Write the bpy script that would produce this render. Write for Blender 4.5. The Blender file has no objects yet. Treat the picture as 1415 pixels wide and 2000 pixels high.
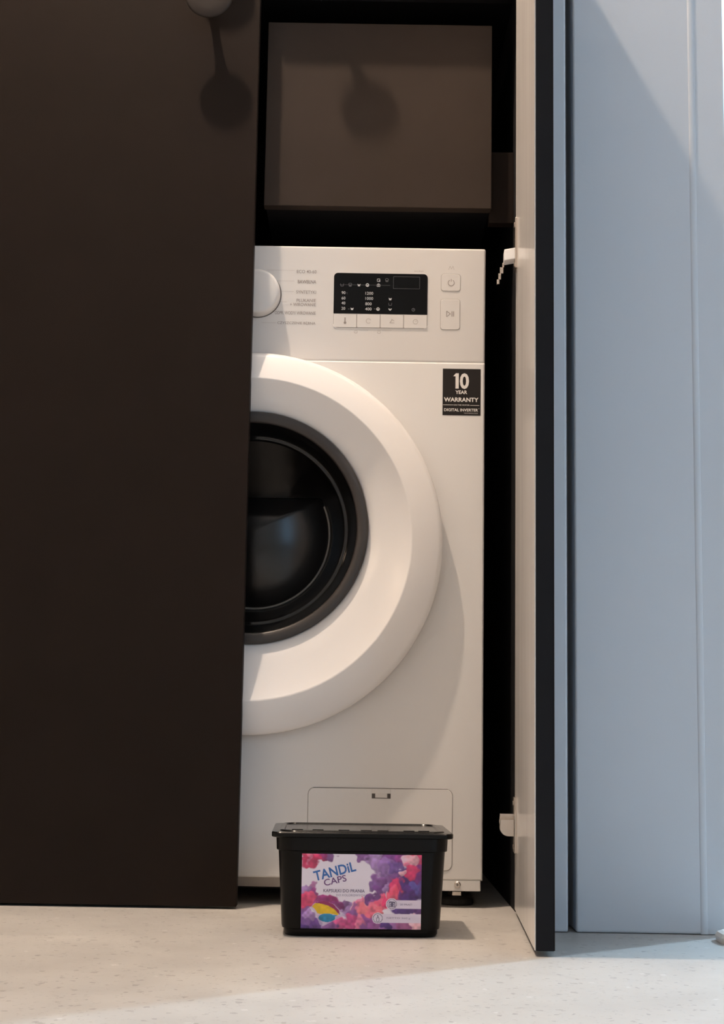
import bpy, bmesh, math, random
import numpy as np
from mathutils import Matrix, Vector
random.seed(4)
sc = bpy.context.scene
col = sc.collection
PI = math.pi

# ------------------------------------------------------------------ camera
F_PX = 2952.0                       # focal length for a 1415 x 2000 frame
cd = bpy.data.cameras.new('camera')
cam = bpy.data.objects.new('camera', cd); col.objects.link(cam)
cd.sensor_fit = 'VERTICAL'; cd.sensor_height = 36.0; cd.lens = F_PX / 2000.0 * 36.0
cd.clip_start = 0.02
pitch, roll = 0.1399, 0.016
fw = Vector((0, math.cos(pitch), math.sin(pitch))); rt = Vector((1, 0, 0)); up = rt.cross(fw)
r2 = rt * math.cos(roll) + up * math.sin(roll); u2 = up * math.cos(roll) - rt * math.sin(roll)
m = Matrix((r2, u2, -fw)).transposed().to_4x4(); m.translation = Vector((0, 0, 0.2244))
cam.matrix_world = m
sc.camera = cam

# ------------------------------------------------------------------ world, lights, exposure
w = bpy.data.worlds.new('world'); sc.world = w; w.use_nodes = True
w.node_tree.nodes['Background'].inputs[0].default_value = (0.55, 0.72, 1.0, 1)
w.node_tree.nodes['Background'].inputs[1].default_value = 0.3

def lamp(name, kind, loc, energy, color, radius=0.03, size=None, aim=None):
    ld = bpy.data.lights.new(name, kind); ld.energy = energy; ld.color = color
    o = bpy.data.objects.new(name, ld); col.objects.link(o); o.location = loc
    if kind == 'AREA':
        ld.shape = 'RECTANGLE'; ld.size, ld.size_y = size
        o.rotation_euler = (Vector(aim) - Vector(loc)).to_track_quat('-Z', 'Y').to_euler()
    else:
        ld.shadow_soft_size = radius
    return o

L1 = (-0.405, 1.535, 2.30)          # warm ceiling lamp just in front of the cupboard
L2 = (-1.75, 0.05, 1.22)            # small warm lamp at the left of the room
L3 = (2.19, 3.13, 2.15)             # cool lamp in the space beyond the blue wall
lamp('light_ceiling', 'POINT', L1, 122, (1.0, 0.79, 0.61), 0.022)
lamp('light_left', 'POINT', L2, 6.5, (1.0, 0.72, 0.5), 0.07)
lamp('light_beyond', 'POINT', L3, 255, (0.52, 0.77, 1.0), 0.035)
vs = sc.view_settings
vs.view_transform = 'Standard'; vs.look = 'None'; vs.gamma = 1.0; vs.use_curve_mapping = False
vs.exposure = 0.10

# ------------------------------------------------------------------ materials
def s2l(c):
    return tuple(((x / 255) / 12.92 if x / 255 <= 0.04045 else ((x / 255 + 0.055) / 1.055) ** 2.4) for x in c)

def mat(name, color, rough=0.5, metal=0.0, spec=0.5, noise=0.0, nscale=8.0, bump=0.0, bscale=200.0, coat=0.0, stretch=(1, 1, 1)):
    mt = bpy.data.materials.new(name); mt.use_nodes = True
    nt = mt.node_tree; b = nt.nodes['Principled BSDF']
    b.inputs['Base Color'].default_value = (*color, 1)
    b.inputs['Roughness'].default_value = rough; b.inputs['Metallic'].default_value = metal
    b.inputs['Specular IOR Level'].default_value = spec
    if coat: b.inputs['Coat Weight'].default_value = coat; b.inputs['Coat Roughness'].default_value = 0.08
    tc = nt.nodes.new('ShaderNodeTexCoord'); mp = nt.nodes.new('ShaderNodeMapping')
    mp.inputs['Scale'].default_value = stretch
    nt.links.new(tc.outputs['Object'], mp.inputs['Vector'])
    if noise:
        n = nt.nodes.new('ShaderNodeTexNoise'); n.inputs['Scale'].default_value = nscale; n.inputs['Detail'].default_value = 5
        nt.links.new(mp.outputs[0], n.inputs['Vector'])
        r = nt.nodes.new('ShaderNodeValToRGB')
        r.color_ramp.elements[0].position = 0.3; r.color_ramp.elements[1].position = 0.7
        r.color_ramp.elements[0].color = (*[c * (1 - noise) for c in color], 1)
        r.color_ramp.elements[1].color = (*[min(1, c * (1 + noise)) for c in color], 1)
        nt.links.new(n.outputs['Fac'], r.inputs['Fac']); nt.links.new(r.outputs['Color'], b.inputs['Base Color'])
    if bump:
        n = nt.nodes.new('ShaderNodeTexNoise'); n.inputs['Scale'].default_value = bscale
        nt.links.new(mp.outputs[0], n.inputs['Vector'])
        bp = nt.nodes.new('ShaderNodeBump'); bp.inputs['Strength'].default_value = bump; bp.inputs['Distance'].default_value = 0.001
        nt.links.new(n.outputs['Fac'], bp.inputs['Height']); nt.links.new(bp.outputs['Normal'], b.inputs['Normal'])
    return mt

def emis(name, color, strength):
    mt = bpy.data.materials.new(name); mt.use_nodes = True
    b = mt.node_tree.nodes['Principled BSDF']
    b.inputs['Base Color'].default_value = (*color, 1)
    b.inputs['Emission Color'].default_value = (*color, 1); b.inputs['Emission Strength'].default_value = strength
    return mt

def attr_mat(name, rough):
    mt = bpy.data.materials.new(name); mt.use_nodes = True
    nt = mt.node_tree; a = nt.nodes.new('ShaderNodeVertexColor'); a.layer_name = 'print'
    b = nt.nodes['Principled BSDF']; b.inputs['Roughness'].default_value = rough
    nt.links.new(a.outputs['Color'], b.inputs['Base Color'])
    return mt

def floor_mat():
    mt = bpy.data.materials.new('terrazzo'); mt.use_nodes = True
    nt = mt.node_tree; N = nt.nodes; L = nt.links; b = N['Principled BSDF']
    b.inputs['Roughness'].default_value = 0.42; b.inputs['Specular IOR Level'].default_value = 0.35
    tc = N.new('ShaderNodeTexCoord')
    def noise(scale, det=4):
        n = N.new('ShaderNodeTexNoise'); n.inputs['Scale'].default_value = scale; n.inputs['Detail'].default_value = det
        L.new(tc.outputs['Object'], n.inputs['Vector']); return n
    def ramp(src, e):
        r = N.new('ShaderNodeValToRGB'); cr = r.color_ramp
        cr.elements[0].position, cr.elements[0].color = e[0]; cr.elements[1].position, cr.elements[1].color = e[1]
        L.new(src, r.inputs['Fac']); return r
    base = ramp(noise(5.0).outputs['Fac'], ((0.3, (0.45, 0.43, 0.405, 1)), (0.7, (0.52, 0.50, 0.47, 1))))
    cur = base.outputs['Color']
    # (cell scale, cells kept, speck radius, colour, strength)
    for k, (scale, keep, rad, c, st) in enumerate(((150, 0.05, 0.33, (0.20, 0.18, 0.18, 1), 0.5), (85, 0.035, 0.27, (0.20, 0.18, 0.18, 1), 0.45),
                                                (110, 0.010, 0.34, (0.66, 0.64, 0.62, 1), 0.5), (300, 0.10, 0.40, (0.24, 0.22, 0.21, 1), 0.30))):
        mp = N.new('ShaderNodeMapping'); mp.inputs['Location'].default_value = (k * 3.7, k * 1.9, 0)
        L.new(tc.outputs['Object'], mp.inputs['Vector'])
        wob = noise(90 + 40 * k, 2)
        add = N.new('ShaderNodeVectorMath'); add.operation = 'MULTIPLY_ADD'
        add.inputs[1].default_value = (0.011,) * 3
        L.new(wob.outputs['Color'], add.inputs[0]); L.new(mp.outputs[0], add.inputs[2])
        v = N.new('ShaderNodeTexVoronoi'); v.inputs['Scale'].default_value = scale; v.voronoi_dimensions = '2D'
        L.new(add.outputs[0], v.inputs['Vector'])
        lt = N.new('ShaderNodeMath'); lt.operation = 'LESS_THAN'; lt.inputs[1].default_value = rad
        L.new(v.outputs['Distance'], lt.inputs[0])
        sep = N.new('ShaderNodeSeparateColor'); L.new(v.outputs['Color'], sep.inputs[0])
        lk = N.new('ShaderNodeMath'); lk.operation = 'LESS_THAN'; lk.inputs[1].default_value = keep
        L.new(sep.outputs[0], lk.inputs[0])
        mul = N.new('ShaderNodeMath'); mul.operation = 'MULTIPLY'; L.new(lt.outputs[0], mul.inputs[0]); L.new(lk.outputs[0], mul.inputs[1])
        m2 = N.new('ShaderNodeMath'); m2.operation = 'MULTIPLY'; m2.inputs[1].default_value = st; L.new(mul.outputs[0], m2.inputs[0])
        mx = N.new('ShaderNodeMixRGB'); mx.inputs[2].default_value = c
        L.new(m2.outputs[0], mx.inputs[0]); L.new(cur, mx.inputs[1]); cur = mx.outputs[0]
    L.new(cur, b.inputs['Base Color'])
    rr = ramp(noise(14.0).outputs['Fac'], ((0.3, (0.36,) * 3 + (1,)), (0.7, (0.5,) * 3 + (1,))))
    L.new(rr.outputs['Color'], b.inputs['Roughness'])
    return mt

M = dict(
    floor=floor_mat(),
    wallblue=mat('pale_blue_paint', (0.60, 0.635, 0.685), 0.42, noise=0.02, nscale=3, bump=0.05, bscale=300),
    wallcream=mat('cream_plaster', (0.58, 0.545, 0.51), 0.9, noise=0.03, nscale=4),
    ceiling=mat('ceiling_white', (0.55, 0.56, 0.58), 0.95, noise=0.02),
    black=mat('black_board', (0.0155, 0.0106, 0.0083), 0.5, spec=0.07, noise=0.06, nscale=14, bump=0.06, bscale=500),
    boxboard=mat('box_board', (0.041, 0.031, 0.0255), 0.5, spec=0.07, noise=0.05, nscale=12, bump=0.05, bscale=400),
    edge=mat('black_edging', (0.008, 0.008, 0.010), 0.6, spec=0.15),
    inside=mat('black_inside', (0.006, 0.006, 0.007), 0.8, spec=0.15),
    laminate=mat('cream_laminate', (0.74, 0.72, 0.70), 0.19, noise=0.06, nscale=5, stretch=(1, 6, 0.7)),
    knob=mat('knob_grey', (0.024, 0.018, 0.015), 0.5, spec=0.2),
    steel=mat('hinge_steel', (0.62, 0.54, 0.47), 0.25, metal=1.0),
    damper=mat('white_plastic_bright', (0.85, 0.86, 0.88), 0.4),
    white=mat('white_enamel', (0.78, 0.765, 0.75), 0.30, noise=0.01, nscale=3),
    whitep=mat('white_plastic', (0.72, 0.70, 0.685), 0.33, noise=0.01, nscale=3),
    ring=mat('white_door_plastic', (0.82, 0.80, 0.79), 0.22, noise=0.01, nscale=3),
    seam=mat('dark_gap', (0.10, 0.09, 0.085), 0.7),
    softseam=mat('soft_gap', (0.36, 0.33, 0.31), 0.7),
    grey=mat('grey_print', (0.30, 0.26, 0.24), 0.7),
    faint=mat('faint_print', (0.45, 0.41, 0.385), 0.7),
    screen=mat('black_display', (0.003, 0.003, 0.0035), 0.3, spec=0.15),
    scrprint=mat('display_print', (0.55, 0.56, 0.58), 0.6),
    scrdim=mat('display_print_dim', (0.12, 0.125, 0.14), 0.6),
    bezel=mat('dark_bezel', (0.035, 0.030, 0.028), 0.38),
    gloss=mat('black_gloss', (0.006, 0.006, 0.006), 0.10),
    glass=mat('smoked_glass', (0.004, 0.0035, 0.0035), 0.24, spec=0.5),
    lip_glint=mat('rim_glint', (0.16, 0.145, 0.13), 0.2, spec=0.7),
    sticker=mat('sticker_black', (0.014, 0.011, 0.010), 0.55, spec=0.25),
    stwhite=mat('sticker_white', (0.78, 0.75, 0.72), 0.6),
    kick=mat('shaded_plinth', (0.36, 0.33, 0.31), 0.6),  # darker than the enamel: shade under the inward-turned edge is in the colour
    rubber=mat('black_rubber', (0.02, 0.02, 0.02), 0.7),
    tub=mat('black_tub_plastic', (0.0025, 0.0023, 0.0023), 0.30, spec=0.16, bump=0.04, bscale=60),
    lid=mat('black_lid_plastic', (0.003, 0.0028, 0.0028), 0.16, spec=0.18, bump=0.25, bscale=40),
    label=attr_mat('printed_label', 0.45),
    ltblue=mat('label_blue', s2l((58, 108, 178)), 0.5), ltpurple=mat('label_purple', s2l((110, 70, 125)), 0.5),
    ltgrey=mat('label_grey', s2l((110, 98, 125)), 0.6), ltwhite=mat('label_white', s2l((232, 222, 236)), 0.5),
    ltpale=mat('label_pale_grey', s2l((160, 148, 172)), 0.6),
    bar=mat('cream_bar', (0.86, 0.82, 0.78), 0.5, noise=0.03),
    lampmetal=mat('lamp_white', (0.7, 0.7, 0.7), 0.5), shade=mat('lamp_shade', (0.7, 0.6, 0.45), 0.8),
    glowwarm=emis('lamp_glow_warm', (1.0, 0.76, 0.56), 6), glowcool=emis('lamp_glow_cool', (0.8, 0.9, 1.0), 6),
    fill_pane=emis('window_fill_glow', (0.46, 0.73, 1.0), 2.0),
)

# ------------------------------------------------------------------ helpers
def link(name, me, mt, parent=None, smooth=False):
    o = bpy.data.objects.new(name, me); col.objects.link(o)
    if mt: me.materials.append(M[mt])
    if smooth:
        for p in me.polygons: p.use_smooth = True
    if parent:
        o.parent = parent; o.matrix_parent_inverse = parent.matrix_basis.inverted()
    return o

def empty(name, loc, rz=0.0):
    o = bpy.data.objects.new(name, None); col.objects.link(o); o.location = loc; o.rotation_euler.z = rz
    o.empty_display_size = 0.05
    bpy.context.view_layer.update()
    return o

def tag(o, label=None, cat=None, group=None, kind=None):
    if label: o['label'] = label
    if cat: o['category'] = cat
    if group: o['group'] = group
    if kind: o['kind'] = kind
    return o

def tomesh(bm, name='mesh'):
    me = bpy.data.meshes.new(name); bmesh.ops.recalc_face_normals(bm, faces=bm.faces); bm.to_mesh(me); bm.free(); return me

def addbox(bm, x0, x1, y0, y1, z0, z1, bev=0.0, seg=2):
    r = bmesh.ops.create_cube(bm, size=1.0)
    bmesh.ops.scale(bm, vec=(x1 - x0, y1 - y0, z1 - z0), verts=r['verts'])
    bmesh.ops.translate(bm, vec=((x0 + x1) / 2, (y0 + y1) / 2, (z0 + z1) / 2), verts=r['verts'])
    if bev:
        es = list({e for v in r['verts'] for e in v.link_edges})
        bmesh.ops.bevel(bm, geom=es, offset=bev, segments=seg, affect='EDGES', profile=0.5)

def box(name, x0, x1, y0, y1, z0, z1, mt, parent=None, bev=0.0, seg=2):
    bm = bmesh.new(); addbox(bm, x0, x1, y0, y1, z0, z1, bev, seg)
    return link(name, tomesh(bm), mt, parent)

def loft_rings(bm, rings, close=True, cap0=False, cap1=False):
    vs = [[bm.verts.new(p) for p in r] for r in rings]
    n = len(rings[0])
    for a, b in zip(vs[:-1], vs[1:]):
        for i in range(n if close else n - 1):
            j = (i + 1) % n
            bm.faces.new((a[i], a[j], b[j], b[i]))
    if cap0: bm.faces.new(vs[0])
    if cap1: bm.faces.new(list(reversed(vs[-1])))

def ringy(cx, cz, r, y, n=96):                       # circle facing along y
    return [(cx + r * math.cos(2 * PI * i / n), y, cz + r * math.sin(2 * PI * i / n)) for i in range(n)]

def lathe_y(name, prof, mt, parent=None, n=96, cap0=False, cap1=False, smooth=True, auto=True):
    bm = bmesh.new(); loft_rings(bm, [ringy(cx, cz, r, y, n) for (cx, cz, r, y) in prof], True, cap0, cap1)
    o = link(name, tomesh(bm), mt, parent, smooth)
    return o

def lathe_z(name, cx, cy, prof, mt, parent=None, n=32, cap0=True, cap1=True, smooth=False):
    bm = bmesh.new()
    loft_rings(bm, [[(cx + r * math.cos(2 * PI * i / n), cy + r * math.sin(2 * PI * i / n), z) for i in range(n)] for (r, z) in prof], True, cap0, cap1)
    return link(name, tomesh(bm), mt, parent, smooth)

def rrect(x0, x1, z0, z1, r, n=6, rb=None):
    """rounded rectangle points (x, z); r for top corners, rb for the bottom ones"""
    rb = r if rb is None else rb
    pts = []
    for (cx, cz, a0, rr) in ((x1 - r, z1 - r, 0, r), (x0 + r, z1 - r, 90, r), (x0 + rb, z0 + rb, 180, rb), (x1 - rb, z0 + rb, 270, rb)):
        if rr == 0: pts.append((cx, cz)); continue
        for i in range(n + 1):
            a = math.radians(a0 + 90 * i / n); pts.append((cx + rr * math.cos(a), cz + rr * math.sin(a)))
    return pts

def plate(name, pts, y0, y1, mt, parent=None, bev=0.0):
    """prism of an (x, z) outline between y0 (front) and y1 (back)"""
    bm = bmesh.new()
    if bev:
        cx = sum(p[0] for p in pts) / len(pts); cz = sum(p[1] for p in pts) / len(pts)
        xs = [abs(p[0] - cx) for p in pts]; zs = [abs(p[1] - cz) for p in pts]
        sx = 1 - bev / max(xs); sz = 1 - bev / max(zs)
        ins = [(cx + (x - cx) * sx, cz + (z - cz) * sz) for x, z in pts]
        rings = [[(x, y0, z) for x, z in ins], [(x, y0 + bev, z) for x, z in pts], [(x, y1, z) for x, z in pts]]
    else:
        rings = [[(x, y0, z) for x, z in pts], [(x, y1, z) for x, z in pts]]
    loft_rings(bm, rings, True, True, True)
    return link(name, tomesh(bm), mt, parent)

class Flat:
    """flat print: shapes in the (x, z) plane, a hair proud of the surface at y"""
    def __init__(s, y, th=0.0002): s.bm = bmesh.new(); s.y = y; s.th = th
    def poly(s, pts):
        f = [s.bm.verts.new((x, s.y - s.th, z)) for x, z in pts]; s.bm.faces.new(f); return s
    def line(s, a, b, w):
        d = Vector((b[0] - a[0], b[1] - a[1])); d.normalize(); n = Vector((-d.y, d.x)) * w / 2
        return s.poly([(a[0] + n.x, a[1] + n.y), (a[0] - n.x, a[1] - n.y), (b[0] - n.x, b[1] - n.y), (b[0] + n.x, b[1] + n.y)])
    def path(s, pts, w, close=False):
        q = list(zip(pts[:-1], pts[1:])) + ([(pts[-1], pts[0])] if close else [])
        for a, b in q: s.line(a, b, w)
        return s
    def arc(s, c, r, w, a0=0, a1=360, n=24):
        p = [(c[0] + r * math.cos(math.radians(a0 + (a1 - a0) * i / n)), c[1] + r * math.sin(math.radians(a0 + (a1 - a0) * i / n))) for i in range(n + 1)]
        for a, b in zip(p[:-1], p[1:]):
            k = w / 2 / r
            s.poly([(c[0] + (a[0] - c[0]) * (1 + k), c[1] + (a[1] - c[1]) * (1 + k)), (c[0] + (b[0] - c[0]) * (1 + k), c[1] + (b[1] - c[1]) * (1 + k)),
                    (c[0] + (b[0] - c[0]) * (1 - k), c[1] + (b[1] - c[1]) * (1 - k)), (c[0] + (a[0] - c[0]) * (1 - k), c[1] + (a[1] - c[1]) * (1 - k))])
        return s
    def disc(s, c, r, n=28):
        return s.poly([(c[0] + r * math.cos(2 * PI * i / n), c[1] + r * math.sin(2 * PI * i / n)) for i in range(n)])
    def text(s, t, x0, z0, w, h, ang=0.0, shear=0.0, bold=0.0):
        """fit the text into a w x h box whose lower left corner is (x0, z0)"""
        cu = bpy.data.curves.new('t', 'FONT'); cu.body = t; cu.offset = bold; cu.resolution_u = 3
        ob = bpy.data.objects.new('t', cu); col.objects.link(ob)
        bpy.context.view_layer.update()
        me = bpy.data.meshes.new_from_object(ob.evaluated_get(bpy.context.evaluated_depsgraph_get()))
        bpy.data.objects.remove(ob)
        co = np.array([v.co[:2] for v in me.vertices]); mn = co.min(0); mxx = co.max(0)
        q = (co - mn) / (mxx - mn)
        ca, sa = math.cos(math.radians(ang)), math.sin(math.radians(ang))
        vs = []
        for a, b in q:
            X = a * w + b * h * shear; Z = b * h
            vs.append(s.bm.verts.new((x0 + X * ca - Z * sa, s.y - s.th, z0 + X * sa + Z * ca)))
        for p in me.polygons:
            try: s.bm.faces.new([vs[i] for i in p.vertices])
            except ValueError: pass
        bpy.data.meshes.remove(me)
        return s
    def build(s, name, mt, parent, stuff=True):
        me = bpy.data.meshes.new(name)
        for f in s.bm.faces:
            f.normal_update()
            if f.normal.y > 0: f.normal_flip()
        s.bm.to_mesh(me); s.bm.free()
        o = link(name, me, mt, parent)
        if 'print' in name: o['kind'] = 'stuff'
        return o

# ------------------------------------------------------------------ the room
RX0, RX1, RY0, RY1, RZ = -2.3, 3.0, -1.85, 4.0, 2.45
def struct(o, label, cat=None): return tag(o, label, cat, kind='structure')
struct(box('floor', RX0, RX1, RY0, RY1, -0.05, 0.0, 'floor'), 'pale speckled terrazzo floor in front of the cupboard', 'floor')
struct(box('ceiling', RX0, RX1, RY0, RY1, RZ, RZ + 0.05, 'ceiling'), 'plain white ceiling of the room', 'ceiling')
struct(box('wall_left', RX0 - 0.08, RX0, RY0, RY1, 0, RZ, 'wallcream'), 'plain cream wall at the far left of the room', 'wall')
struct(box('wall_rear', RX0, RX1, RY0 - 0.08, RY0, 0, RZ, 'wallcream'), 'plain cream wall facing the cupboard', 'wall')
struct(box('wall_beside', RX1, RX1 + 0.08, RY0, RY1, 0, RZ, 'wallcream'), 'plain cream wall far beyond the blue wall', 'wall')
struct(box('wall_far', RX0, RX1, RY1, RY1 + 0.08, 0, RZ, 'wallcream'), 'plain cream wall at the end of the next space', 'wall')
struct(box('wall_front', RX0, -0.52, 1.90, 2.52, 0, RZ, 'wallcream'), 'plain cream wall left of the black cupboard', 'wall')
wn = empty('fill_window_1', (2.2, RY0, 0.29)); struct(wn, 'unseen white framed window added in the rear wall for cool fill light', 'window')
box('fill_pane', 1.5, 2.9, RY0 - 0.001, RY0 + 0.012, 0.35, 2.20, 'fill_pane', wn)  # added unseen window; its glow supplies the cool ambient light
for (a, b, c, d) in ((1.44, 1.5, 0.29, 2.26), (2.9, 2.96, 0.29, 2.26), (1.5, 2.9, 0.29, 0.35), (1.5, 2.9, 2.20, 2.26), (2.18, 2.22, 0.35, 2.20)):
    box('fill_window_frame', a, b, RY0 - 0.001, RY0 + 0.04, c, d, 'ceiling', wn, 0.004)

# blue wall to the right of the cupboard: boards with a shadow gap and a raised edge board
WY = 1.723
wr = empty('wall_right', (0.32, WY, 0)); struct(wr, 'pale blue painted board wall right of the open cupboard door', 'wall')
box('core', 0.2165, 0.4245, WY + 0.060, 2.52, 0, RZ, 'wallblue', wr)
box('board', 0.2165, 0.2362, WY, WY + 0.0605, 0.0005, RZ, 'wallblue', wr, 0.0025, 3)
box('board', 0.2448, 0.3860, WY, WY + 0.0605, 0.0005, RZ, 'wallblue', wr, 0.0025, 3)
box('board', 0.3858, 0.4255, WY + 0.0004, WY + 0.0605, 0.0005, RZ, 'wallblue', wr, 0.0003)
bm = bmesh.new()
loft_rings(bm, [[(0.3870 + 0.0042 * math.cos(PI * i / 10), WY + 0.0006 - 0.0016 * math.sin(PI * i / 10), z) for i in range(11)] for z in (0.0005, RZ)], True, True, True)
link('bead', tomesh(bm), 'wallblue', wr)

# ------------------------------------------------------------------ black cupboard
CF = 1.885                                            # plane of the closed doors
XL, XR = -0.4965, 0.1930
cb = empty('cupboard', (-0.15, CF, 0))
tag(cb, 'tall black cupboard standing open around the white washing machine', 'cupboard')
box('side_panel', 0.1960, 0.2140, CF + 0.021, 2.50, 0, 2.20, 'inside', cb)
box('side_panel', -0.5180, -0.5000, CF + 0.021, 2.50, 0, 2.20, 'inside', cb)
box('back_panel', -0.5000, 0.1960, 2.482, 2.50, 0, 2.20, 'inside', cb)
box('shelf', -0.5000, 0.1960, 1.965, 2.482, 1.212, 1.230, 'inside', cb)
box('top_panel', -0.5000, 0.1960, CF + 0.021, 2.482, 2.182, 2.20, 'inside', cb)
box('batten', 0.1630, 0.1960, 1.942, 1.960, 0.890, 0.9885, 'black', cb, 0.0006)

def knob_mesh():
    """turned mushroom knob; axis -y, base at the origin"""
    prof = [(0.0085, 0.0), (0.0070, 0.002), (0.0056, 0.006), (0.0052, 0.012), (0.0056, 0.019), (0.0078, 0.0250), (0.0125, 0.0295), (0.0200, 0.0320), (0.0275, 0.0332),
            (0.0304, 0.0345), (0.0310, 0.0358), (0.0304, 0.0371), (0.0285, 0.0378), (0.0180, 0.0384), (0.0080, 0.0386), (0.0008, 0.0387)]
    bm = bmesh.new(); loft_rings(bm, [ringy(0, 0, r, -y, 40) for r, y in prof], True, True, True)
    me = tomesh(bm)
    for p in me.polygons: p.use_smooth = True
    me.materials.append(M['knob'])
    return me
KM = knob_mesh()

def door(x0, x1, z0, z1, knob, label):
    d = box('door', x0, x1, CF, CF + 0.0195, z0, z1, 'black', cb, 0.0009)
    d['label'] = label
    box('inner_face', x0 + 0.0006, x1 - 0.0006, CF + 0.0193, CF + 0.0201, z0 + 0.0006, z1 - 0.0006, 'laminate', d)
    k = bpy.data.objects.new('knob', KM); col.objects.link(k); k.parent = d; k.location = (knob[0], CF, knob[1])
    return d
ZT = 1.218
door(XL, -0.1452, 0.003, ZT, (-0.209, 1.159), 'closed black lower door with a round knob')
door(XL, -0.1452, 1.2215, 2.20, (-0.209, 1.281), 'closed black upper door')
door(-0.1425, XR, 1.2215, 2.20, (-0.077, 1.281), 'closed black upper door over the washing machine')

# open right-hand door: its own frame of axes, hinged at the far end
p0 = Vector((0.1932, 1.884)); p1 = Vector((0.1780, 1.541))
d2 = (p1 - p0); LD = d2.length; d2.normalize(); n2 = Vector((-d2.y, d2.x))      # n2 points right, away from the opening
if n2.x < 0: n2 = -n2
def dbox(bm, s0, s1, t0, t1, z0, z1, bev=0.0):
    """box in door axes: s along the door from the hinge, t outwards to the right"""
    b2 = bmesh.new(); addbox(b2, s0, s1, t0, t1, z0, z1, bev)
    for v in b2.verts:
        s, t = v.co.x, v.co.y; q = p0 + d2 * s + n2 * t; v.co = (q.x, q.y, v.co.z)
    me = bpy.data.meshes.new('tmp'); b2.to_mesh(me); b2.free(); bm.from_mesh(me); bpy.data.meshes.remove(me)
TH = 0.0195
bm = bmesh.new(); dbox(bm, 0, LD, 0.0008, TH, 0.0055, ZT, 0.0009)
od = link('door', tomesh(bm), 'edge', cb); od['label'] = 'opened lower door with cream inner face and black edge'
bm = bmesh.new(); dbox(bm, 0.0006, LD - 0.0006, 0, 0.0010, 0.0060, ZT - 0.0006)
lf = link('inner_face', tomesh(bm), 'laminate', od); lf['label'] = 'cream laminate inner face'
bm = bmesh.new(); dbox(bm, 0.0, LD, TH - 0.0004, TH + 0.0004, 0.0060, ZT - 0.0006)
link('outer_face', tomesh(bm), 'black', od)
k = bpy.data.objects.new('knob', KM); col.objects.link(k); k.parent = od
q = p0 + d2 * (LD - 0.063) + n2 * (TH + 0.0003); k.location = (q.x, q.y, 1.159); k.rotation_euler.z = math.atan2(n2.y, n2.x) + PI / 2

def hinge(zc, upper):
    """concealed hinge: cup flange on the door, curved arm into the cupboard"""
    bm = bmesh.new()
    dbox(bm, 0.010, 0.036, -0.0030, 0.0004, zc - 0.033, zc + 0.033, 0.0008)        # flange
    for dz in (-0.026, 0.026): dbox(bm, 0.022, 0.028, -0.0040, -0.0026, zc + dz - 0.003, zc + dz + 0.003, 0.0008)   # screws
    # arm: rounded plate curling away to the left
    pts = []
    for i in range(9):
        a = PI + PI / 2 * i / 8; pts.append((-0.0095 + 0.010 * math.cos(a), zc - 0.0035 + 0.010 * math.sin(a)))
    prof = [(-0.0028, zc + 0.006), (-0.0185, zc + 0.006)] + pts + [(-0.0028, zc - 0.0135)]
    for s0, s1, dz in (() if upper else ((0.012, 0.030, 0.0), (0.004, 0.012, 0.006))):
        ra = []
        for s in (s0, s1):
            ra.append([tuple((p0 + d2 * s + n2 * t)) + (z + dz,) for t, z in prof])
        loft_rings(bm, ra, True, True, True)
    h = link('hinge', tomesh(bm), 'steel', od); h['label'] = 'steel concealed hinge'
    if upper:
        bm = bmesh.new()
        dbox(bm, 0.012, 0.034, -0.0165, -0.0026, zc - 0.0215, zc - 0.0070, 0.0008)
        for v in bm.verts: v.co.z += 0.18 * (v.co.x - 0.185)
        link('hinge_damper', tomesh(bm), 'damper', od)['label'] = 'small white plastic hinge block'
        bm = bmesh.new()
        pth = [(-0.0165, zc - 0.022), (-0.0175, zc - 0.028), (-0.0205, zc - 0.036), (-0.0225, zc - 0.044), (-0.0245, zc - 0.050)]
        for (a, b), (c, d) in zip(pth[:-1], pth[1:]): dbox(bm, 0.016, 0.020, min(a, c) - 0.0006, max(a, c) + 0.0006, d, b, 0.0004)
        link('hinge_spring', tomesh(bm), 'steel', od)
hinge(0.8330, True)
hinge(0.1080, False)

# box panel above the washing machine
sb = empty('service_box', (0.015, 1.925, 0.904))
tag(sb, 'square black boxed-in panel above the washing machine inside the cupboard', 'box')
box('front_panel', -0.1365, 0.1650, 1.9250, 1.9430, 0.9035, 1.1600, 'boxboard', sb, 0.0008)
box('carcass', -0.1345, 0.1630, 1.9430, 2.4820, 0.9055, 1.1580, 'inside', sb)

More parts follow.
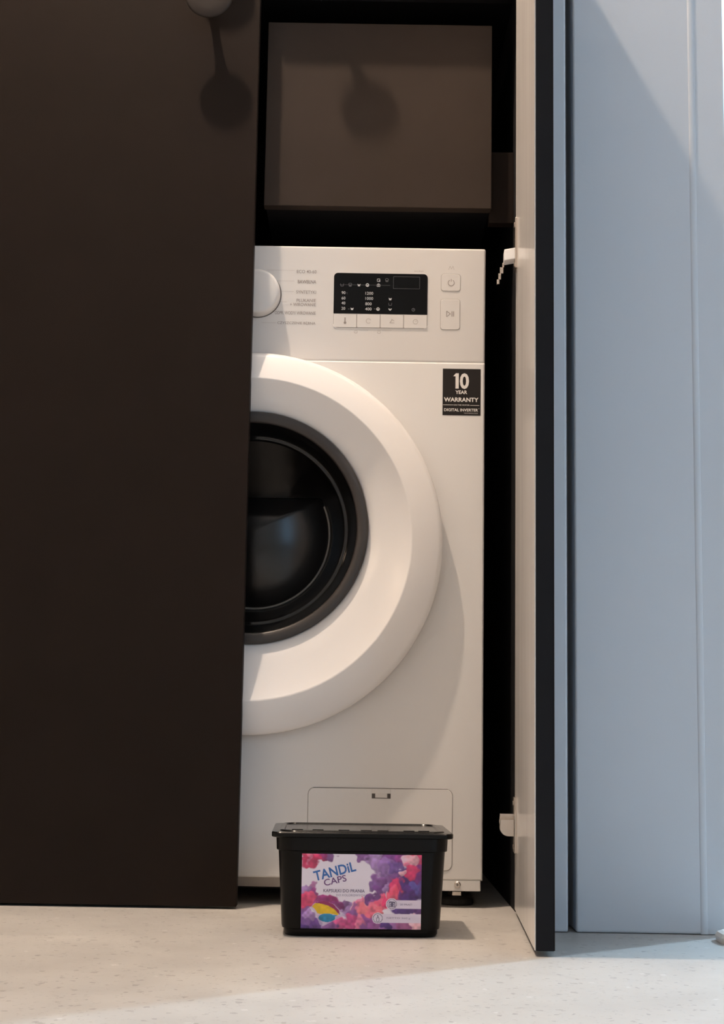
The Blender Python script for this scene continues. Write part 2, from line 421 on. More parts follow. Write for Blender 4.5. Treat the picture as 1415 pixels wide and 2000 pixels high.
# ------------------------------------------------------------------ washing machine
MY = 1.9355; MX = -0.1418
X0, X1 = MX - 0.300, MX + 0.300
wm = empty('washing_machine', (MX, MY + 0.22, 0))
tag(wm, 'white front loading washing machine half hidden behind the closed black door', 'washing machine')
bm = bmesh.new(); addbox(bm, X0 + 0.001, X1 - 0.001, MY + 0.012, MY + 0.455, 0.020, 0.838)
bmesh.ops.delete(bm, geom=[f_ for f_ in bm.faces if f_.calc_center_median().y < MY + 0.02], context='FACES')
link('body', tomesh(bm), 'white', wm)
box('top_lid', X0, X1, MY + 0.024, MY + 0.465, 0.8365, 0.8500, 'white', wm, 0.004)
def holed_front():
    x0, x1, z0, z1, hr, n = X0, X1, 0.0335, 0.6972, 0.170, 120
    hx, hz = MX, 0.470
    def rect(i, ins):
        a = 2 * PI * (i + 0.5) / n; c, s_ = math.cos(a), math.sin(a); best = 9
        for d_, lim in ((c, (x1 - ins - hx) if c > 0 else (hx - x0 - ins)), (s_, (z1 - ins - hz) if s_ > 0 else (hz - z0 - ins))):
            if abs(d_) > 1e-6: best = min(best, lim / abs(d_))
        return hx + c * best, hz + s_ * best
    def outer(ins, y):
        pts = [list(rect(i, ins)) for i in range(n)]
        for cx, cz in ((x0 + ins, z0 + ins), (x1 - ins, z0 + ins), (x1 - ins, z1 - ins), (x0 + ins, z1 - ins)):     # keep the four corners square
            k_ = min(range(n), key=lambda q_: (pts[q_][0] - cx) ** 2 + (pts[q_][1] - cz) ** 2); pts[k_] = [cx, cz]
        return [(p_[0], y, p_[1]) for p_ in pts]
    circ = lambda y: [(hx + hr * math.cos(2 * PI * (i + 0.5) / n), y, hz + hr * math.sin(2 * PI * (i + 0.5) / n)) for i in range(n)]
    b_ = bmesh.new()
    loft_rings(b_, [circ(MY + 0.0135), circ(MY), outer(0.0022, MY), outer(0.0007, MY + 0.0007), outer(0, MY + 0.0022), outer(0, MY + 0.0135), circ(MY + 0.0135)])
    bmesh.ops.remove_doubles(b_, verts=b_.verts, dist=1e-6)
    return link('front_panel', tomesh(b_), 'white', wm)
holed_front()
box('control_panel', X0, X1, MY + 0.0010, MY + 0.026, 0.6968, 0.8495, 'whitep', wm, 0.0026, 3)
# lower edge turns inwards; a screwed tab at the right
bm = bmesh.new()
pr = [(MY + 0.0015, 0.0340), (MY + 0.010, 0.0215), (MY + 0.016, 0.0215), (MY + 0.016, 0.0340)]
loft_rings(bm, [[(x, y, z) for y, z in pr] for x in (X0 + 0.002, 0.104)], True, True, True)
link('plinth_edge', tomesh(bm), 'kick', wm)
box('base_tab', 0.1045, X1 - 0.0025, MY + 0.0004, MY + 0.014, 0.0205, 0.0338, 'white', wm, 0.001)
s = lathe_y('screw', [(0.1268, 0.0285, 0.0040, MY + 0.001), (0.1268, 0.0285, 0.0040, MY - 0.0008), (0.1268, 0.0285, 0.0030, MY - 0.0016)], 'steel', wm, 20, True, True, False)
fl = Flat(MY - 0.0016); fl.line((0.1250, 0.0285), (0.1286, 0.0285), 0.0008).line((0.1268, 0.0267), (0.1268, 0.0303), 0.0008).build('slot', 'seam', s)
for fx in (X0 + 0.035, X1 - 0.030):
    for fy in (MY + 0.045, MY + 0.42):
        f = lathe_z('foot', fx, fy, [(0.021, 0.0), (0.022, 0.002), (0.021, 0.007), (0.012, 0.010), (0.007, 0.0105), (0.007, 0.022)], 'rubber', wm, 24)
        lathe_z('foot_nut', fx, fy, [(0.011, 0.0115), (0.011, 0.0160)], 'steel', f, 6)

# porthole door: outer rim, crest, dish, bezel, glass (slightly eccentric circles)
CZ = 0.455
ring = lathe_y('door_ring', [(MX, CZ, 0.2400, MY - 0.0003), (MX, CZ, 0.2445, MY - 0.004), (MX, CZ, 0.2460, MY - 0.012), (MX, CZ, 0.2456, MY - 0.0205),
    (MX, CZ, 0.2440, MY - 0.0235), (MX, CZ + 0.0005, 0.2390, MY - 0.0260), (MX, CZ + 0.0015, 0.2250, MY - 0.0312), (MX, CZ + 0.0026, 0.2070, MY - 0.0372),
    (MX, CZ + 0.0029, 0.2056, MY - 0.0374), (MX, CZ + 0.003, 0.2044, MY - 0.0368), (MX, CZ + 0.0050, 0.1960, MY - 0.0325), (MX, CZ + 0.0120, 0.1730, MY - 0.0235), (MX, CZ + 0.0178, 0.1520, MY - 0.0165), (MX, CZ + 0.0182, 0.1500, MY - 0.0150), (MX, CZ + 0.0182, 0.1495, MY - 0.002)],
    'ring', wm, 160)
ring['label'] = 'wide white dished door ring'
GZ = CZ + 0.0182
bz = lathe_y('door_bezel', [(MX, GZ, 0.1497, MY - 0.006), (MX, GZ, 0.1497, MY - 0.0205), (MX, GZ, 0.1485, MY - 0.0222), (MX, GZ, 0.1375, MY - 0.0195), (MX, GZ, 0.1355, MY - 0.0175), (MX, GZ, 0.1350, MY - 0.004)], 'bezel', wm, 128)
bz['label'] = 'dark bezel round the porthole'
gs = lathe_y('door_funnel', [(MX, GZ, 0.1352, MY - 0.0170), (MX, GZ, 0.1300, MY - 0.0060), (MX, GZ, 0.1250, MY + 0.0120), (MX, GZ, 0.1222, MY + 0.0145), (MX, GZ, 0.1205, MY + 0.0128), (MX, GZ, 0.1190, MY + 0.0150), (MX, GZ, 0.1175, MY + 0.0175)], 'gloss', wm, 128)
gs['label'] = 'glossy black funnel'
# concave bowl: its upper side slopes down to a flat-topped, slightly domed end face
def dring(r, flat, y, n=128):
    out = []
    for i in range(n):
        a = 2 * PI * i / n; c, s_ = math.cos(a), math.sin(a)
        q_ = min(r, flat / s_) if s_ > 0 else r
        out.append((MX + q_ * c, y, GZ + q_ * s_))
    return out
bm = bmesh.new()
loft_rings(bm, [ringy(MX, GZ, 0.1176, MY + 0.0170, 128), dring(0.1080, 0.085, MY + 0.0400), dring(0.1000, 0.050, MY + 0.0640)])
bw_ = link('glass_bowl', tomesh(bm), 'glass', wm); bw_['label'] = 'dark sloping glass bowl'
for p in bw_.data.polygons: p.use_smooth = True
bm = bmesh.new()
loft_rings(bm, [dring(0.0995 * k_, 0.049 * k_, MY + 0.0640 - 0.030 * (1 - k_ * k_)) for k_ in (1.0, 0.95, 0.88, 0.78, 0.66, 0.52, 0.38, 0.24, 0.1, 0.004)], True, False, True)
gl = link('door_glass', tomesh(bm), 'glass', wm, True); gl['label'] = 'dark bulging porthole glass'
bm = bmesh.new(); arc_ = [-200 + 223 * i / 80 for i in range(81)]  # paler open arc stands for the light caught along the glass edge
rows_ = []
for b_ in [2 * PI * i / 8 for i in range(9)]:
    rows_.append([(MX + (0.0990 + 0.0017 * math.cos(b_)) * math.cos(math.radians(a_)), MY + 0.0620 - 0.0017 * math.sin(b_), GZ + (0.0990 + 0.0017 * math.cos(b_)) * math.sin(math.radians(a_))) for a_ in arc_])
loft_rings(bm, rows_, False)
link('rim_glint', tomesh(bm), 'lip_glint', gl, True)

# service flap
fx0, fx1, fz0, fz1 = -0.0620, 0.1195, 0.0455, 0.1452
plate('service_flap_gap', rrect(fx0 - 0.0007, fx1 + 0.0007, fz0 - 0.0007, fz1 + 0.0007, 0.0085), MY - 0.0002, MY + 0.003, 'softseam', wm)
sf = plate('service_flap', rrect(fx0, fx1, fz0, fz1, 0.008), MY - 0.0008, MY + 0.003, 'white', wm, 0.0004)
Flat(MY - 0.0009).line((fx0 + 0.006, fz1 + 0.0003), (fx1 - 0.006, fz1 + 0.0003), 0.0007).build('shadow_gap', 'seam', sf)
lt = plate('latch', [(0.0180, 0.1330), (0.0418, 0.1330), (0.0418, 0.1390), (0.0180, 0.1390)], MY - 0.0010, MY + 0.002, 'seam', sf)
plate('latch_tab', [(0.0222, 0.1338), (0.0376, 0.1338), (0.0376, 0.1395), (0.0222, 0.1395)], MY - 0.0020, MY, 'whitep', sf, 0.0005)
plate('latch_tab', [(0.0180, 0.1392), (0.0418, 0.1392), (0.0418, 0.1448), (0.0180, 0.1448)], MY - 0.0014, MY, 'whitep', sf, 0.0004)

# controls
PY = MY + 0.0010
dz_ = 0.7835
lathe_y('dial_gap', [(MX, dz_, 0.0312, PY + 0.002), (MX, dz_, 0.0312, PY - 0.0004), (MX, dz_, 0.020, PY - 0.0004)], 'seam', wm, 64, False, True)
dl = lathe_y('program_dial', [(MX, dz_, 0.0300, PY), (MX, dz_, 0.0298, PY - 0.010), (MX, dz_, 0.0290, PY - 0.0165), (MX, dz_, 0.0278, PY - 0.0180), (MX, dz_, 0.0250, PY - 0.0186), (MX, dz_, 0.001, PY - 0.0190)], 'whitep', wm, 64, False, True)
dl['label'] = 'round white programme dial'
DX0, DX1 = -0.0418, 0.0818
plate('display_frame', rrect(DX0 - 0.0010, DX1 + 0.0010, 0.7402, 0.8150, 0.0062, 6, 0.0062), PY - 0.0003, PY + 0.003, 'ring', wm)
dsp = plate('display', rrect(DX0, DX1, 0.7598, 0.8140, 0.0052, 6, 0.0), PY - 0.0008, PY + 0.002, 'screen', wm)
dsp['label'] = 'black control display with grey symbols'
bw = (DX1 - DX0) / 4
plate('button_gap', rrect(DX0 - 0.0002, DX1 + 0.0002, 0.7410, 0.7592, 0.0002, 2, 0.0052), PY - 0.0004, PY + 0.002, 'softseam', wm)
for i in range(4):
    a, b = DX0 + bw * i + 0.0004, DX0 + bw * (i + 1) - 0.0004
    bt = plate('button', rrect(a, b, 0.7416, 0.7590, 0.0003, 2, 0.0010), PY - 0.0009, PY + 0.001, 'whitep', wm, 0.0003)
    c = (a + b) / 2; z = 0.7502; fl = Flat(PY - 0.0009)
    if i == 0: fl.line((c, z - 0.002), (c, z + 0.0042), 0.0014).disc((c, z - 0.0028), 0.0017)
    elif i == 1: fl.arc((c, z), 0.003, 0.0006, 20, 320)
    elif i == 2: fl.line((c - 0.003, z - 0.002), (c + 0.003, z - 0.002), 0.0008).line((c - 0.003, z - 0.002), (c, z + 0.002), 0.0008).line((c - 0.001, z + 0.003), (c + 0.003, z + 0.0005), 0.0007)
    else: fl.arc((c, z), 0.003, 0.0006).line((c, z), (c + 0.0015, z + 0.001), 0.0005)
    fl.build('symbol', 'grey' if i == 0 else 'faint', bt)

fd = Flat(PY - 0.0008); fdd = Flat(PY - 0.0008)
PXM = 0.000678                                        # metres per photo pixel on the front of the machine
def dxz(px, py):                                      # display print: pixels of the crop (640..920 x 510..670, 5.054 times)
    x = px / 5.054 + 640; y = py / 5.054 + 510 - (x - 653) * 0.0165
    return (-0.0418 + (x - 653) * PXM, 0.8143 - (y - 535) * 0.000697)
def dtext(t, px, py, w, h):                           # centre-left at (px, py)
    x, z = dxz(px, py + h / 2); fd.text(t, x, z, w / 5.054 * PXM, h / 5.054 * 0.000697, bold=0.006)
for t, py in (('90', 322), ('60', 374), ('40', 422), ('20', 474)): dtext(t, 143, py, 38, 28)
for t, py, wd in (('1200', 328, 76), ('1000', 378, 76), ('800', 430, 62), ('400', 480, 62)): dtext(t, 377, py, wd, 28)
x, z = dxz(188, 336); fdd.text('°C', x, z, 0.0020, 0.0026)
def icon(f, px, py, kind):
    x, z = dxz(px, py); a = 0.0021
    if kind == 'tub': f.path([(x - a, z + a * .8), (x - a * .75, z - a * .8), (x + a * .75, z - a * .8), (x + a, z + a * .8)], 0.0006)
    if kind == 'basin': f.poly([(x - a, z + a * .7), (x - a * .6, z - a * .8), (x + a * .6, z - a * .8), (x + a, z + a * .7), (x, z + a * .25)])
    if kind == 'ring': f.arc((x, z), a * .85, 0.0010).disc((x, z - a * .2), a * .4)
    if kind == 'sq': f.path([(x - a * .8, z - a * .8), (x + a * .8, z - a * .8), (x + a * .8, z + a * .8), (x - a * .8, z + a * .8)], 0.0006, True); f.disc((x + a * .6, z - a * .5), a * .5)
    if kind == 'shirt': f.path([(x - a, z + a * .6), (x - a * .5, z + a), (x + a * .5, z + a), (x + a, z + a * .6), (x + a * .6, z - a), (x - a * .6, z - a)], 0.0006, True); f.line((x - a * .5, z - a * .3), (x + a * .5, z - a * .3), 0.0012)
    if kind == 'lock': f.path([(x - a * .9, z - a), (x + a * .9, z - a), (x + a * .9, z + a * .3), (x - a * .9, z + a * .3)], 0.0006, True); f.arc((x, z + a * .3), a * .55, 0.0005, 0, 180, 10); f.disc((x, z - a * .35), a * .35)
    if kind == 'heart': f.poly([(x - a, z + a * .7), (x - a, z), (x, z - a), (x + a, z), (x + a, z + a * .7), (x, z + a * .1)])
    if kind == 'clock': f.arc((x, z), a * .9, 0.0006); f.line((x, z), (x, z + a * .6), 0.0005); f.line((x, z), (x + a * .5, z), 0.0005)
for k_, px, py, f in (('tub', 146, 246, fdd), ('shirt', 226, 246, fdd), ('basin', 312, 248, fd), ('ring', 395, 249, fd), ('sq', 504, 202, fd), ('shirt', 586, 202, fdd),
                      ('lock', 504, 248, fd), ('basin', 621, 384, fd), ('tub', 621, 434, fdd), ('heart', 621, 484, fd), ('clock', 849, 488, fdd), ('ring', 503, 482, fd), ('basin', 248, 478, fd)):
    icon(f, px, py, k_)
for px in (207, 462):
    x, z = dxz(px, 480); fdd.line((x, z), (x + 0.0022, z), 0.0007)
a = dxz(122, 290); b = dxz(618, 296); fdd.line((a[0], 0.7982), (b[0], 0.7982), 0.0003)
q = [dxz(650, 186), dxz(908, 186), dxz(908, 302), dxz(650, 302)]
fdd.path([(q[0][0], 0.8100), (q[1][0], 0.8100), (q[1][0], 0.7940), (q[0][0], 0.7940)], 0.00035, True)
fd.build('display_print', 'scrprint', dsp); fdd.build('display_print', 'scrdim', dsp)

def push(name, a, b, c, d, label):
    plate('button_gap', rrect(a - 0.0005, b + 0.0005, c - 0.0005, d + 0.0005, 0.0036), PY - 0.0002, PY + 0.002, 'softseam', wm)
    o = plate(name, rrect(a, b, c, d, 0.0033), PY - 0.0006, PY + 0.001, 'whitep', wm, 0.0003); o['label'] = label
    return o
pb = push('power_button', 0.0998, 0.1248, 0.7922, 0.8142, 'white power button')
Flat(PY - 0.0006).arc((0.1128, 0.8030), 0.0040, 0.0008, 120, 420).line((0.1128, 0.8045), (0.1128, 0.8080), 0.0008).build('symbol', 'grey', pb)
st = push('start_button', 0.0992, 0.1245, 0.7408, 0.7808, 'white start and pause button')
Flat(PY - 0.0006).path([(0.1072, 0.7577), (0.1072, 0.7653), (0.1122, 0.7615)], 0.0007, True).line((0.1142, 0.7580), (0.1142, 0.7650), 0.0009).line((0.1164, 0.7580), (0.1164, 0.7650), 0.0009).build('symbol', 'grey', st)

pl = Flat(PY); pf = Flat(PY)
for t, px0, pyc, h in (('ECO 40-60', 580, 533.5, 6.2), ('BAWEŁNA', 582, 552.8, 6.6), ('SYNTETYKI', 579.5, 572.8, 6.2), ('PŁUKANIE', 580.5, 588.8, 6.0), ('+ WIROWANIE', 568, 596.8, 6.0),
                       ('ODPR. WODY/ WIROWANIE', 538.5, 613.0, 6.2), ('CZYSZCZENIE BĘBNA', 544, 632.8, 6.2)):
    x1 = -0.0652; wd = (618.0 - px0) * PXM
    pl.text(t, x1 - wd, 0.8143 - (pyc - 534.6 + h / 2 - (618 - 653) * 0.0) * 0.000697, wd, h * 0.000697, bold=0.004 if 'BAW' not in t else 0.012)
for px0, px1, py in ((522, 576, 531.5), (539, 576, 552), (551, 575, 572), (545, 562, 592), (514, 542, 632.5)):
    z = 0.8143 - (py - 534.6) * 0.000697
    pf.line((-0.0418 + (px0 - 653) * PXM, z), (-0.0418 + (px1 - 653) * PXM, z), 0.0003)
# small symbols under the buttons and the faint words over the display
for px in (697, 742):
    x = -0.0418 + (px - 653) * PXM; pf.arc((x, 0.7362), 0.0022, 0.0006, 180, 360, 8).line((x - 0.0022, 0.7372), (x + 0.0022, 0.7372), 0.0005).line((x + 0.004, 0.7382), (x + 0.016, 0.7382), 0.0003)
pf.text('eco drum', 0.0640, 0.8172, 0.0120, 0.0020)
pf.path([(0.1092, 0.8205), (0.1110, 0.8255), (0.1130, 0.8215), (0.1150, 0.8255), (0.1165, 0.8205)], 0.0004)
pl.build('programme_print', 'grey', wm)['label'] = 'grey programme names beside the dial'
pf.build('programme_print', 'faint', wm)

# the whole control fascia leans a little towards the floor
seen_ = set()
for o in wm.children_recursive:
    if o.name.split('.')[0] in ('control_panel', 'dial_gap', 'program_dial', 'display_frame', 'display', 'button_gap', 'button', 'symbol', 'display_print', 'power_button', 'start_button', 'programme_print') and o.data.name not in seen_:
        seen_.add(o.data.name)
        for v in o.data.vertices: v.co.y -= 0.055 * (v.co.z + o.matrix_world.translation.z - 0.6968) if v.co.y < 2.5 else 0

# warranty sticker
def sxz(px, py): return (0.1027 + (px - 205) / 12.864 * 0.000684, 0.6884 - (py - 260) / 12.864 * 0.000687)
sk = plate('warranty_sticker', [(0.1030, 0.6263), (0.1527, 0.6263), (0.1527, 0.6884), (0.1030, 0.6884)], MY - 0.0003, MY + 0.001, 'sticker', wm)
sk['label'] = 'black warranty sticker with white lettering'
f = Flat(MY - 0.0003)
def stext(t, a, b, c, d, bold):                      # left, right, top, bottom in crop pixels
    x, z = sxz(a, d); x1, z1 = sxz(b, c); f.text(t, x, z, x1 - x, z1 - z, bold=bold)
f.poly([sxz(*p_) for p_ in ((525, 755), (605, 755), (605, 372), (535, 372), (468, 448), (525, 448))]); stext('0', 632, 858, 368, 765, 0.03)
stext('YEAR', 525, 815, 800, 890, 0.025); stext('WARRANTY', 245, 1095, 978, 1085, 0.03)
stext('DIGITAL INVERTER', 250, 1085, 1252, 1325, 0.02); stext('TM', 1088, 1118, 1242, 1262, 0.0); stext('TECHNOLOGY', 735, 1085, 1358, 1378, 0.0)
stext('ON THE MOTOR', 490, 875, 1152, 1180, 0.01)
f.line(sxz(225, 1166), sxz(480, 1166), 0.0005).line(sxz(890, 1170), sxz(1115, 1170), 0.0005)
f.build('sticker_print', 'stwhite', sk)

# ------------------------------------------------------------------ detergent tub
TC = Vector((0.0045, 1.7215)); TYAW = math.radians(1.5)
tb = empty('detergent_tub', (TC.x, TC.y, 0))
tag(tb, 'black plastic tub of laundry capsules with colourful label on the floor', 'tub')
def rr3(wx, dy, r, z, n=8):
    pts = []
    for cx, cy, a0 in ((wx / 2 - r, dy / 2 - r, 0), (-wx / 2 + r, dy / 2 - r, 90), (-wx / 2 + r, -dy / 2 + r, 180), (wx / 2 - r, -dy / 2 + r, 270)):
        for i in range(n + 1):
            a = math.radians(a0 + 90 * i / n); pts.append((TC.x + cx + r * math.cos(a), TC.y + cy + r * math.sin(a), z))
    return pts
def lv(name, rows, mt, parent, c0=True, c1=True):
    bm = bmesh.new(); loft_rings(bm, [rr3(*r) for r in rows], True, c0, c1)
    o = link(name, tomesh(bm), mt, parent)
    for p in o.data.polygons: p.use_smooth = True
    md = o.modifiers.new('split', 'EDGE_SPLIT'); md.split_angle = math.radians(38)
    return o
body = lv('tub_body', [(0.158, 0.116, 0.014, 0.0005), (0.163, 0.121, 0.016, 0.0010), (0.1655, 0.1235, 0.017, 0.0030), (0.1660, 0.124, 0.017, 0.0075), (0.1695, 0.1275, 0.019, 0.0082), (0.1710, 0.1285, 0.020, 0.0110),
    (0.1805, 0.1365, 0.020, 0.0905)], 'tub', tb)
lv('tub_collar', [(0.1812, 0.1372, 0.020, 0.0895), (0.1845, 0.1405, 0.019, 0.0905), (0.1860, 0.1420, 0.019, 0.1050)], 'tub', tb)
lv('lid_rim', [(0.1930, 0.1480, 0.010, 0.1042), (0.1950, 0.1500, 0.010, 0.1050), (0.1952, 0.1502, 0.010, 0.1090), (0.1935, 0.1485, 0.010, 0.1100), (0.1820, 0.1370, 0.018, 0.1102)], 'lid', tb)
lid = lv('lid', [(0.1790, 0.1340, 0.018, 0.1098), (0.1780, 0.1330, 0.018, 0.1108), (0.1750, 0.1300, 0.017, 0.1116), (0.1690, 0.1240, 0.014, 0.1114), (0.1660, 0.1210, 0.012, 0.1098), (0.010, 0.008, 0.003, 0.1098)], 'lid', tb)
for xx in (-0.070, -0.048, -0.020, 0.004, 0.022, 0.050, 0.066):
    box('lid_bead', TC.x + xx - 0.006, TC.x + xx + 0.006, TC.y - 0.0640, TC.y - 0.0605, 0.1110, 0.1124, 'lid', lid, 0.0006)

# label: painted print on a plate lying on the slanted front of the tub
LX0, LX1, LZ0, LZ1 = -0.0600, 0.0682, 0.0090, 0.0872
def front_y(z): return TC.y - 0.5 * (0.1285 + (0.1365 - 0.1285) * (z - 0.011) / (0.0905 - 0.011)) - 0.0004
def paint(U, V):
    """procedural print: U, V in crop pixels (95..1313, 148..917)"""
    rng = np.random.RandomState(3)
    def vnoise(s, seed):
        r = np.random.RandomState(seed); g = r.rand(40, 40)
        x = U / s % 38; y = V / s % 38; i = x.astype(int); j = y.astype(int); fx = x - i; fy = y - j
        fx = fx * fx * (3 - 2 * fx); fy = fy * fy * (3 - 2 * fy)
        return (g[j, i] * (1 - fx) + g[j, i + 1] * fx) * (1 - fy) + (g[j + 1, i] * (1 - fx) + g[j + 1, i + 1] * fx) * fy
    n1 = vnoise(60, 1) - .5; n2_ = vnoise(28, 2) - .5; n3 = vnoise(55, 5) - .5; n4 = vnoise(24, 6) - .5
    Uw = U + n1 * 75 + n2_ * 26; Vw = V + n3 * 75 + n4 * 26
    C = np.ones(U.shape + (3,)) * np.array([236, 226, 238.])
    P = (132, 84, 146); DP = (84, 54, 124); LP = (168, 132, 186); R = (214, 62, 108); PK = (226, 124, 156); MG = (156, 52, 112); CR = (236, 178, 190); SA = (232, 118, 130)
    blobs = [(120, 180, 60, R), (370, 150, 75, P), (300, 165, 55, MG), (250, 175, 62, R), (175, 205, 85, (205, 58, 100)), (165, 190, 40, PK),
      (730, 140, 80, P), (820, 190, 90, LP), (1000, 170, 120, (124, 62, 138)), (1130, 170, 90, (150, 70, 140)), (1270, 200, 110, R), (1240, 470, 170, DP), (1100, 420, 130, DP), (1290, 340, 90, (120, 50, 120)),
      (1000, 420, 120, P), (860, 270, 95, LP), (960, 275, 105, (150, 112, 172)), (1045, 265, 75, (118, 84, 154)), (1190, 225, 80, CR), (1160, 260, 50, PK), (1200, 345, 85, R), (1110, 368, 40, CR),
      (880, 430, 80, P), (830, 485, 60, (130, 92, 152)), (900, 540, 80, (120, 72, 136)), (955, 470, 45, LP), (940, 520, 45, LP), (1050, 470, 80, R), (1055, 560, 80, (222, 84, 112)), (1260, 490, 70, (96, 84, 156)), (1180, 560, 90, (88, 50, 118)),
      (1140, 690, 120, DP), (1280, 720, 80, (100, 60, 124)), (810, 615, 65, (104, 58, 118)), (870, 640, 60, (140, 80, 140)), (1250, 880, 110, CR), (1000, 880, 110, (150, 96, 160)), (1130, 880, 80, (160, 90, 140)), (960, 870, 50, DP),
      (520, 690, 60, (122, 84, 134)), (580, 740, 80, LP), (650, 690, 65, CR), (650, 700, 50, (160, 96, 152)), (710, 660, 60, PK), (640, 800, 90, P), (760, 760, 100, SA), (850, 730, 90, (228, 110, 134)), (930, 650, 85, (226, 92, 122)), (980, 640, 50, R), (900, 730, 60, SA),
      (760, 860, 90, (140, 80, 150)), (690, 850, 70, PK), (850, 890, 80, (150, 84, 146)), (590, 870, 90, (196, 76, 132)), (480, 880, 90, (206, 84, 140)), (400, 900, 70, P),
      (180, 530, 80, (176, 112, 160)), (230, 545, 55, (150, 70, 130)), (130, 530, 60, LP), (130, 640, 85, R), (190, 610, 75, (216, 82, 120)), (330, 620, 60, (160, 90, 140)), (380, 640, 85, MG), (300, 650, 80, (150, 60, 120)), (450, 690, 60, (140, 60, 120)),
      (120, 760, 80, P), (160, 850, 110, (124, 84, 152)), (250, 880, 90, (104, 66, 138)), (110, 900, 60, DP), (200, 780, 60, LP)]
    for (bx, by, br, c) in blobs:
        d = np.hypot(Uw - bx, Vw - by) / br
        a = np.clip((1.06 - d) / 0.26, 0, 1); a = (a * a * (3 - 2 * a))[..., None]
        lit = 1.0 + 0.16 * ((bx - Uw) * 0.4 + (by - Vw) * 0.9) / br + 0.26 * n2_ + 0.2 * n1
        cc = np.clip(np.array(c, float) * lit[..., None], 0, 250)
        C = C * (1 - a * 0.93) + cc * a * 0.93
    def inpoly(pts):
        ins = np.zeros(U.shape, bool); n = len(pts)
        for i in range(n):
            x1, y1 = pts[i]; x2, y2 = pts[(i + 1) % n]
            if y1 == y2: continue
            cnd = ((y1 > V) != (y2 > V)) & (U < (x2 - x1) * (V - y1) / (y2 - y1) + x1); ins ^= cnd
        return ins
    pouch = inpoly([(188, 702), (215, 668), (245, 648), (340, 640), (430, 665), (500, 735), (545, 775), (500, 800), (420, 840), (325, 893), (290, 880), (262, 820), (232, 750)])
    C[pouch] = C[pouch] * 0.25 + np.array([206, 186, 214]) * 0.75
    pink = inpoly([(240, 652), (330, 635), (420, 665), (480, 730), (492, 775), (440, 735), (340, 690)]); C[pink] = (150, 48, 96)
    yel = inpoly([(205, 690), (238, 656), (300, 662), (370, 682), (430, 716), (478, 768), (462, 782), (420, 768), (370, 762), (300, 770), (262, 762), (240, 725)])
    C[yel] = np.array([232, 190, 44]) * (1.0 + 0.12 * n2_[yel])[:, None]
    blu = (((U - 358) / 84) ** 2 + ((V - 806) / 44) ** 2 < 1) | inpoly([(400, 775), (462, 778), (420, 815), (390, 830)])
    C[blu] = np.array([46, 138, 182]) * (1.0 + 0.3 * (n2_[blu] - (V[blu] - 806) / 160))[:, None]
    for (x0, x1, y0, y1) in ((1040, 1320, 615, 705), (900, 1320, 760, 850)):
        C[(U > x0) & (U < x1) & (V > y0) & (V < y1)] = (226, 212, 230)
    for (cx, cy, r) in ((1015, 657, 60), (875, 804, 58)):
        d = np.hypot(U - cx, V - cy); C[d < r] = (226, 214, 230); C[(d > r - 15) & (d < r - 9)] = (120, 104, 132)
    return np.clip(C / 255, 0, 1)
NX, NZ = 264, 168
gx = np.linspace(0, 1, NX + 1); gz = np.linspace(0, 1, NZ + 1)
verts = []; faces = []
for j in range(NZ + 1):
    z = LZ0 + (LZ1 - LZ0) * gz[j]
    for i in range(NX + 1): verts.append((LX0 + (LX1 - LX0) * gx[i], front_y(z), z))
for j in range(NZ):
    for i in range(NX):
        a = j * (NX + 1) + i; faces.append((a, a + 1, a + NX + 2, a + NX + 1))
me = bpy.data.meshes.new('label'); me.from_pydata(verts, [], faces)
Ug, Vg = np.meshgrid(95 + gx * 1218, 917 - gz * 769)
C = paint(Ug, Vg); C = np.where(C <= 0.04045, C / 12.92, ((C + 0.055) / 1.055) ** 2.4)
ca = me.color_attributes.new('print', 'FLOAT_COLOR', 'POINT')
ca.data.foreach_set('color', np.concatenate([C.reshape(-1, 3), np.ones((C.size // 3, 1))], 1).astype(np.float32).ravel())
lb = link('label', me, 'label', body); lb['label'] = 'printed label with pink and purple clouds'
def lxz(px, py): return (LX0 + (px - 95) / 1218 * (LX1 - LX0), LZ1 - (py - 148) / 769 * (LZ1 - LZ0))
KX = (LX1 - LX0) / 1218
def ltext(items, mt):
    f = Flat(0.0, 0.0)
    for it in items:
        if it[0] == 'line': f.line(lxz(*it[1]), lxz(*it[2]), it[3] * KX); continue
        if it[0] == 'path': f.path([lxz(*p) for p in it[1]], it[2] * KX, True); continue
        if it[0] == 'disc': f.disc(lxz(*it[1]), it[2] * KX); continue
        t, px, py, wd, h, ang, sh, bold = it
        x, z = lxz(px, py); f.text(t, x, z, wd * KX, h * KX, ang, sh, bold)
    for v in f.bm.verts: v.co.y = front_y(v.co.z) - 0.00025
    f.build('label_print', mt, body)
ltext([('TANDiL', 232, 432, 432, 100, 14.5, 0.0, 0.022)], 'ltblue')
ltext([('CAPS', 330, 482, 232, 66, 13.5, 0.0, 0.010)], 'ltpurple')
ltext([('KAPSUŁKI DO PRANIA', 318, 543, 420, 32, 0, 0, 0.012), ('path', [(988, 634), (1046, 640), (1046, 684), (988, 684)], 7), ('disc', (1017, 662), 17), ('line', (988, 636), (1046, 640), 12),
       ('path', [(862, 800), (888, 800), (888, 838), (862, 838)], 5), ('line', (872, 772), (878, 796), 9)], 'ltgrey')
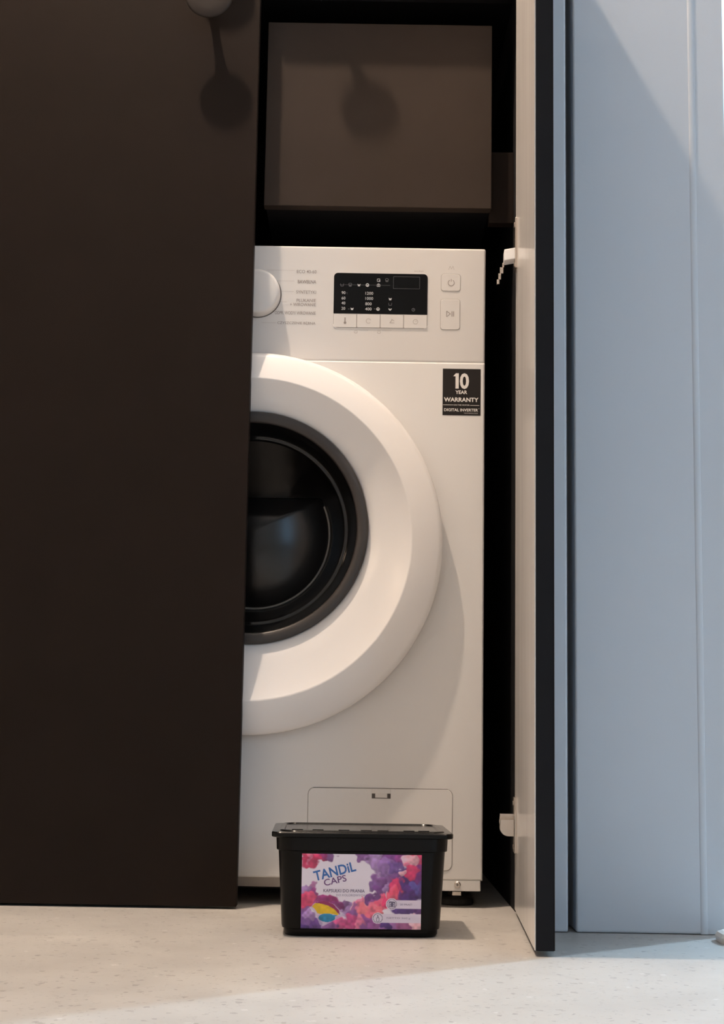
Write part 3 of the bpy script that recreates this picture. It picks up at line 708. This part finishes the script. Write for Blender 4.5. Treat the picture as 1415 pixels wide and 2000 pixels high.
ltext([('DO KOLOROWYCH', 450, 583, 290, 22, 0, 0, 0.0), ('20 PRAŃ', 1098, 670, 122, 24, 0, 0, 0.01), ('NETTO 360 g', 965, 815, 240, 22, 0, 0, 0.0)], 'ltpale')
bpy.context.view_layer.update()
tb.rotation_euler.z = TYAW

# cream bar on the floor at the end of the blue wall
bm = bmesh.new()
loft_rings(bm, [[(x, y, z) for x, y in rrect(0.3885 + i_, 0.62, 1.638 + i_, 1.692 - i_, 0.016)] for z, i_ in ((0.0, 0.001), (0.006, 0.0), (0.010, 0.002), (0.012, 0.006))], True, True, True)
tag(link('floor_bar', tomesh(bm), 'bar'), 'cream rounded bar on the floor at the foot of the blue wall', 'threshold')

# ------------------------------------------------------------------ lamps the room has
def ceiling_spot(loc, glow, label):
    e = empty('ceiling_lamp', (loc[0], loc[1], RZ)); tag(e, label, 'lamp')
    x, y, z = loc
    lathe_z('mount', x, y, [(0.05, RZ), (0.05, RZ - 0.015)], 'lampmetal', e)
    lathe_z('stem', x, y, [(0.008, RZ - 0.015), (0.008, z + 0.085)], 'lampmetal', e, 12)
    lathe_z('housing', x, y, [(0.035, z + 0.085), (0.040, z + 0.080), (0.040, z + 0.045), (0.037, z + 0.045)], 'lampmetal', e)
    lathe_z('bulb', x, y, [(0.030, z + 0.0448), (0.024, z + 0.036), (0.010, z + 0.032)], glow, e)
ceiling_spot(L1, 'glowwarm', 'small warm ceiling lamp in front of the black cupboard')
ceiling_spot(L3, 'glowcool', 'small cool ceiling lamp in the space beyond the blue wall')
e = empty('floor_lamp', (L2[0], L2[1], 0)); tag(e, 'slim white floor lamp with a bare bulb at the left of the room', 'lamp')
lathe_z('base', L2[0] - 0.12, L2[1] - 0.1, [(0.12, 0), (0.12, 0.015), (0.02, 0.025)], 'lampmetal', e)
lathe_z('pole', L2[0] - 0.12, L2[1] - 0.1, [(0.01, 0.02), (0.01, 1.24)], 'lampmetal', e, 12)
lathe_z('bulb', L2[0] - 0.12, L2[1] - 0.1, [(0.010, 1.238), (0.024, 1.252), (0.030, 1.270), (0.024, 1.290), (0.008, 1.300)], 'glowwarm', e, 20)
